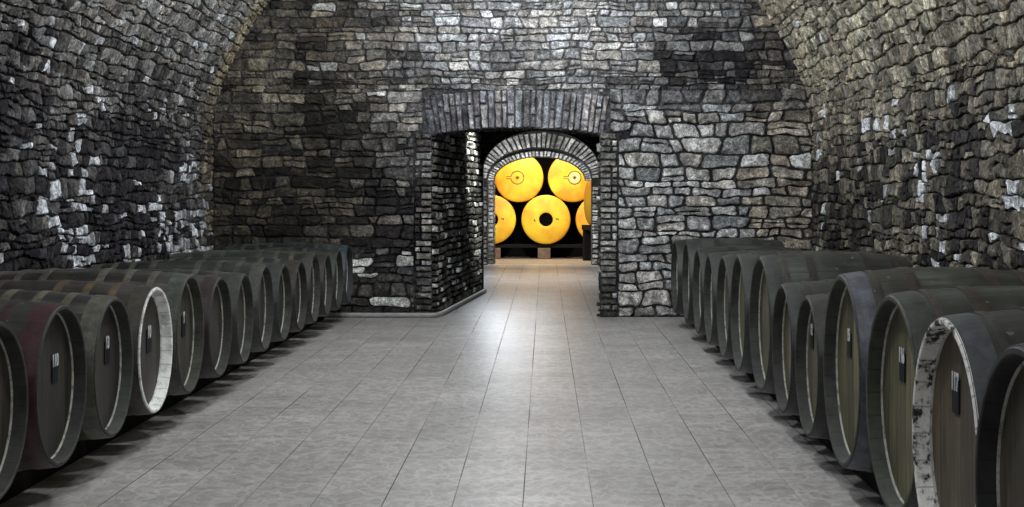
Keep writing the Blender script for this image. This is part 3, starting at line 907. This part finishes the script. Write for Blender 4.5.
right = [
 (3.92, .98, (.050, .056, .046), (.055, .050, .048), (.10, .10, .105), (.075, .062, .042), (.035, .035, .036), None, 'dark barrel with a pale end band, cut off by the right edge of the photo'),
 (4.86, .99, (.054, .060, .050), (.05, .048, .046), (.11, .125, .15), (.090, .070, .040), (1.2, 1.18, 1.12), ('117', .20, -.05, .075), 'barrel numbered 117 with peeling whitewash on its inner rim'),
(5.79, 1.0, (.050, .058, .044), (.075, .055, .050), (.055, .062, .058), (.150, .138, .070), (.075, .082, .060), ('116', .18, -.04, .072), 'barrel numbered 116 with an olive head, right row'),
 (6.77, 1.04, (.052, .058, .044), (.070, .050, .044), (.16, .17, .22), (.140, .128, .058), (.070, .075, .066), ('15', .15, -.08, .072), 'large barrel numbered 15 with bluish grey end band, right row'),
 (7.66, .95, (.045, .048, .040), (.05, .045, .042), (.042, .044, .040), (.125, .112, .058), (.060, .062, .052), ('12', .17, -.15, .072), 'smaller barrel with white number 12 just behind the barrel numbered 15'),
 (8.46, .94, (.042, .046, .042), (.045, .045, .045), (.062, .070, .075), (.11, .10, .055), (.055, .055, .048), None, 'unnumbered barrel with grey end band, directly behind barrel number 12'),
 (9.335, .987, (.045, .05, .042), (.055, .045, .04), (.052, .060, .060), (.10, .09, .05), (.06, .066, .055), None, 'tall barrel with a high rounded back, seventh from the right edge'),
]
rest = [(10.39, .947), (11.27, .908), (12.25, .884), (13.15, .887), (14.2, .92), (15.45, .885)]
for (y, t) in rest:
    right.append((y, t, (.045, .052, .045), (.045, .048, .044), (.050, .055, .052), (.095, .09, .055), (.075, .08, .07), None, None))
KR = scales(PR, right, .12)
for i, (y, top, body, hoop, end, head, chime, num, lab) in enumerate(right):
    if i == 12: lab = 'last barrel of the right row, against the pale stone wall'
    elif lab is None: lab = '%s barrel from the stone wall in the right row' % ORD[12-i]
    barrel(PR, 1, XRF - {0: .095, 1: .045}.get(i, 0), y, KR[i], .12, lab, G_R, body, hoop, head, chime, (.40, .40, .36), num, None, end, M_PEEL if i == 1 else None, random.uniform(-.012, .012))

def skid(name, x, y0, y1, h, w, label, group):
    V, F = [], []
    n = 40
    # long beam with slightly uneven edges
    for i in range(n+1):
        y = y0+(y1-y0)*i/n; e = .006*fbm(i*.9, x, 2)
        for (a, z) in ((-w/2+.012, 0), (w/2-.012, 0), (w/2+e, .012), (w/2+e, h-.012), (w/2-.012, h), (-w/2+.012, h), (-w/2+e, h-.012), (-w/2+e, .012)):
            V.append((x+a, y, z))
    for i in range(n):
        for k in range(8): F.append((i*8+k, i*8+(k+1) % 8, (i+1)*8+(k+1) % 8, (i+1)*8+k))
    F.append(tuple(range(7, -1, -1))); F.append(tuple(range(n*8, n*8+8)))
    return tag(mesh_obj(name, V, F, [M_TIMBER]), label, 'beam', group)
skid('timber_skid', XLF-.3*PL.L, 4.9, 16.55, .16, .14, 'dark timber beam on the floor under the fronts of the left barrels', 'timber beams under the barrels')
skid('timber_skid', XLF-.7*PL.L, 4.9, 16.55, .16, .14, 'dark timber beam under the backs of the left barrels', 'timber beams under the barrels')
skid('timber_skid', XRF+.3*PR.L, 3.2, 16.2, .12, .14, 'dark timber beam on the floor under the fronts of the right barrels', 'timber beams under the barrels')
skid('timber_skid', XRF+.7*PR.L, 3.2, 16.2, .12, .14, 'dark timber beam under the backs of the right barrels', 'timber beams under the barrels')

# ------------------------------------------------------------------ yellow casks of the cellar
M_CASKBODY = mat_simple('dark_cask_staves', (.05, .035, .02), .8)
def cask(x, y, z, r, L, label, hole=False, emblem=None, yaw=0.0, group='yellow casks stacked in the cellar', ym=None):
    root = empty('yellow_cask', (x, y, z-r), label, 'cask', group); root.rotation_euler = (0, 0, yaw)
    # local: head faces -Y, body runs to +Y
    def lat(prof, n=64):
        V, F = [], []
        for (yy, rr) in prof:
            for k in range(n):
                a = 2*PI*k/n; V.append((rr*math.cos(a), yy, r+rr*math.sin(a)))
        for i in range(len(prof)-1):
            for k in range(n):
                F.append((i*n+k, (i+1)*n+k, (i+1)*n+(k+1) % n, i*n+(k+1) % n))
        return V, F
    prof = [(.03, r*.985)] + [(.03+L*i/10, r-.0 + -.03*((i/10)*(i/10))) for i in range(1, 11)] + [(.03+L, .002)]
    V, F = lat(prof); mesh_obj('cask_body', V, F, [M_CASKBODY], root, True)
    dome = lambda q: -.05*(1-q*q)
    q0 = .28 if hole else .0
    prof = [(.05, r*.99), (.012, r*.995), (.002, r*.975)] + [(dome(q), r*q) for q in (.95, .85, .7, .55, .4)] + ([(dome(.3), r*.29), (dome(.28)+.004, r*q0), (.10, r*q0)] if hole else [(dome(.2), r*.2), (dome(0), .001)])
    V, F = lat(prof); hd = mesh_obj('cask_head', V, F, [ym or M_YELLOW], root, True)
    if hole:
        prof = [(.012, r*q0*.985), (.11, r*q0*.98), (.11, .001)]
        V, F = lat(prof); mesh_obj('manhole', V, F, [M_BLACK], hd)
        V, F = [], []
        for (px, pz) in ((-.47, -.02), (.43, .03), (-.44, -.07), (.49, .02)):
            c = len(V); yy = dome(.47)-.004
            for k in range(8):
                a = 2*PI*k/8; V.append((r*px+.018*math.cos(a)*random.uniform(.5, 1.2), yy, r+r*pz+.018*math.sin(a)*random.uniform(.5, 1.2)))
            F.append(tuple(range(c, c+8)))
        mesh_obj('stain', V, F, [M_BROWN], hd)
    if emblem:
        dx, rr = emblem
        V, F = [], []
        n = 40
        for k in range(n):                    # thin painted ring, open at the left
            a = PI + .22 + (2*PI-.44)*k/(n-1)
            for (q, e) in ((rr-.009, 0), (rr+.009, 0)):
                X = dx+q*math.cos(a); Z = q*math.sin(a); V.append((X, dome(math.hypot(X, Z)/r)-.004, r+Z))
        for k in range(n-1): F.append((2*k, 2*k+1, 2*k+3, 2*k+2))
        def bar(x0, z0, x1, z1, w):
            c = len(V); d = Vector((x1-x0, z1-z0)).normalized(); nn = Vector((-d.y, d.x))*w/2
            for (X, Z) in ((x0+nn.x, z0+nn.y), (x1+nn.x, z1+nn.y), (x1-nn.x, z1-nn.y), (x0-nn.x, z0-nn.y)):
                V.append((X, dome(math.hypot(X, Z)/r)-.005, r+Z))
            F.append((c, c+1, c+2, c+3))
        bar(dx-rr-.10, .022, dx-rr+.01, .022, .012); bar(dx-rr-.10, -.022, dx-rr+.01, -.022, .012)
        bar(dx-.045, 0, dx+.045, 0, .014); bar(dx, -.045, dx, .045, .014)
        bar(dx-.03, -.03, dx+.03, .03, .010); bar(dx-.03, .03, dx+.03, -.03, .010)
        mesh_obj('painted_ring_mark', V, F, [M_BROWN], hd)
    return root, hd, dome
yF = 31.3
cask(.02, yF, .825, .515, 1.5, 'yellow cask with black round hole in full view, centre of the bottom row', True)
cask(-1.12, yF, .825, .515, 1.5, 'yellow cask with a black hole, half hidden by the left side of the arch', True)
cask(1.155, yF, .825, .515, 1.5, 'yellow cask in the bottom row, sliver seen right of the holed centre cask', True)
cask(-.545, yF, 1.70, .515, 1.5, 'upper left yellow cask with a thin brown ring mark', False, (-.03, .135))
rt, hd, dome = cask(.575, yF, 1.70, .515, 1.5, 'upper right yellow cask with cream disc inside its brown ring mark', False, (.04, .135))
V, F = [], []
for k in range(24):
    a = 2*PI*k/24; X = .045+.115*math.cos(a); Z = .115*math.sin(a); V.append((X, dome(math.hypot(X, Z)/.515)-.003, .515+Z))
F.append(tuple(range(24)))
mesh_obj('cream_disc', V, F, [M_CREAM], hd)
# its neighbour by the right reveal, on a dark stand
cask(.905, 30.25, 1.20, .465, .95, 'dull yellow cask on dark stand, seen edgewise behind the right side of the arch', False, None, -PI/2+.25, ym=M_YELLOW_DULL)
st = empty('timber_stand', (1.40, 30.38, 0), 'dark timber stand under the cask seen edgewise behind the right of the arch', 'stand')
st.rotation_euler = (0, 0, .25)
for (a, b) in ((-.46, -.36), (-.46, .36), (.46, -.36), (.46, .36)):
    V, F = [], []; box(V, F, a-.08, a+.08, b-.07, b+.07, 0, .63, .01); mesh_obj('leg', V, F, [M_TIMBER], st)
V, F = [], []; box(V, F, -.56, .56, -.44, .44, .63, .73, .01); mesh_obj('stand_top', V, F, [M_TIMBER], st)
# long dark beam on pale blocks carrying the bottom row
V, F = [], []; box(V, F, -3.2, 2.0, yF+.05, yF+.25, .23, .305, .01)
tag(mesh_obj('cask_rail', V, F, [M_TIMBER]), 'long dark beam carrying the fronts of the bottom row of yellow casks', 'beam')
V, F = [], []; box(V, F, -3.2, 2.0, yF+1.2, yF+1.4, 0, .305, .01)
tag(mesh_obj('cask_rail', V, F, [M_TIMBER]), 'dark beam under the backs of the bottom yellow casks', 'beam')
for (bx, lab) in ((-.02, 'pale block under the beam below the holed centre cask'), (-1.06, 'pale block under the beam at the left side of the arch')):
    V, F = [], []; box(V, F, bx-.13, bx+.13, yF+.04, yF+.26, 0, .23, .015)
    tag(mesh_obj('support_block', V, F, [M_BLOCK]), lab, 'block', 'blocks under the cask beam')

# ------------------------------------------------------------------ light
def lamp(name, kind, loc, power, col=(1, 1, 1), size=.15, target=None, spot=None, sy=None):
    l = bpy.data.lights.new(name, kind); l.energy = power; l.color = col
    if kind == 'AREA':
        l.size = size
        if sy: l.shape = 'RECTANGLE'; l.size_y = sy
    else: l.shadow_soft_size = size
    if kind == 'SPOT': l.spot_size = spot; l.spot_blend = .6
    o = bpy.data.objects.new(name, l); C.objects.link(o); o.location = loc
    if target: o.rotation_euler = (Vector(target)-Vector(loc)).to_track_quat('-Z', 'Y').to_euler()
    return o
cool = (.90, .95, 1.0)
for x, y, z, p in ((-.35, -.8, 4.4, 45), (-.35, 2.8, 4.45, 150), (-.35, 6.4, 4.45, 215), (-.35, 10.0, 4.45, 230), (-.35, 13.4, 4.45, 260)):
    lamp('vault_lamp', 'POINT', (x, y, z), p, cool, .15)
lamp('door_lamp', 'POINT', (-.25, 15.9, 4.2), 62, cool, .12)
lamp('middle_room_lamp', 'POINT', (-.78, 23.5, 2.46), 150, (.82, .91, 1.0), .2)
lamp('middle_room_floor_fill', 'AREA', (-.2, 25.2, 2.95), 70, (.92, .96, 1.0), .6, (-.2, 25.2, 0), sy=1.6)  # unseen downward fill, added to whiten the middle room floor
lamp('arch_fill_spot', 'SPOT', (-.25, 25.4, 2.75), 520, (.97, .98, 1.0), .1, (-.1, 28.8, 1.75), math.radians(75))  # unseen spot added to brighten the rings of the second arch
lamp('jamb_streak_spot', 'SPOT', (-.25, 19.6, 2.6), 380, (1, .99, .95), .06, (-1.08, 20.3, 1.7), math.radians(55))  # unseen spot, put in to make the bright streak on the left jamb
lamp('cellar_lamp', 'AREA', (-.2, 30.0, 2.9), 112, (1.0, .95, .80), 1.8, (0, 31.3, 1.0), sy=.3)
w = bpy.data.worlds.new('World'); S.world = w; w.use_nodes = True
w.node_tree.nodes['Background'].inputs[0].default_value = (.75, .85, 1.0, 1)
w.node_tree.nodes['Background'].inputs[1].default_value = .04

# ------------------------------------------------------------------ camera
cam = bpy.data.cameras.new('Camera'); co = bpy.data.objects.new('Camera', cam); C.objects.link(co)
co.location = (0, 0, 1.4); co.rotation_euler = (PI/2, 0, 0)
cam.sensor_width = 36; cam.lens = 1500/1024*36
cam.shift_x = -33/1024; cam.shift_y = -61.5/1024
S.camera = co
S.view_settings.view_transform = 'Standard'; S.view_settings.look = 'None'
S.view_settings.exposure = -.05; S.view_settings.gamma = 1; S.view_settings.use_curve_mapping = False
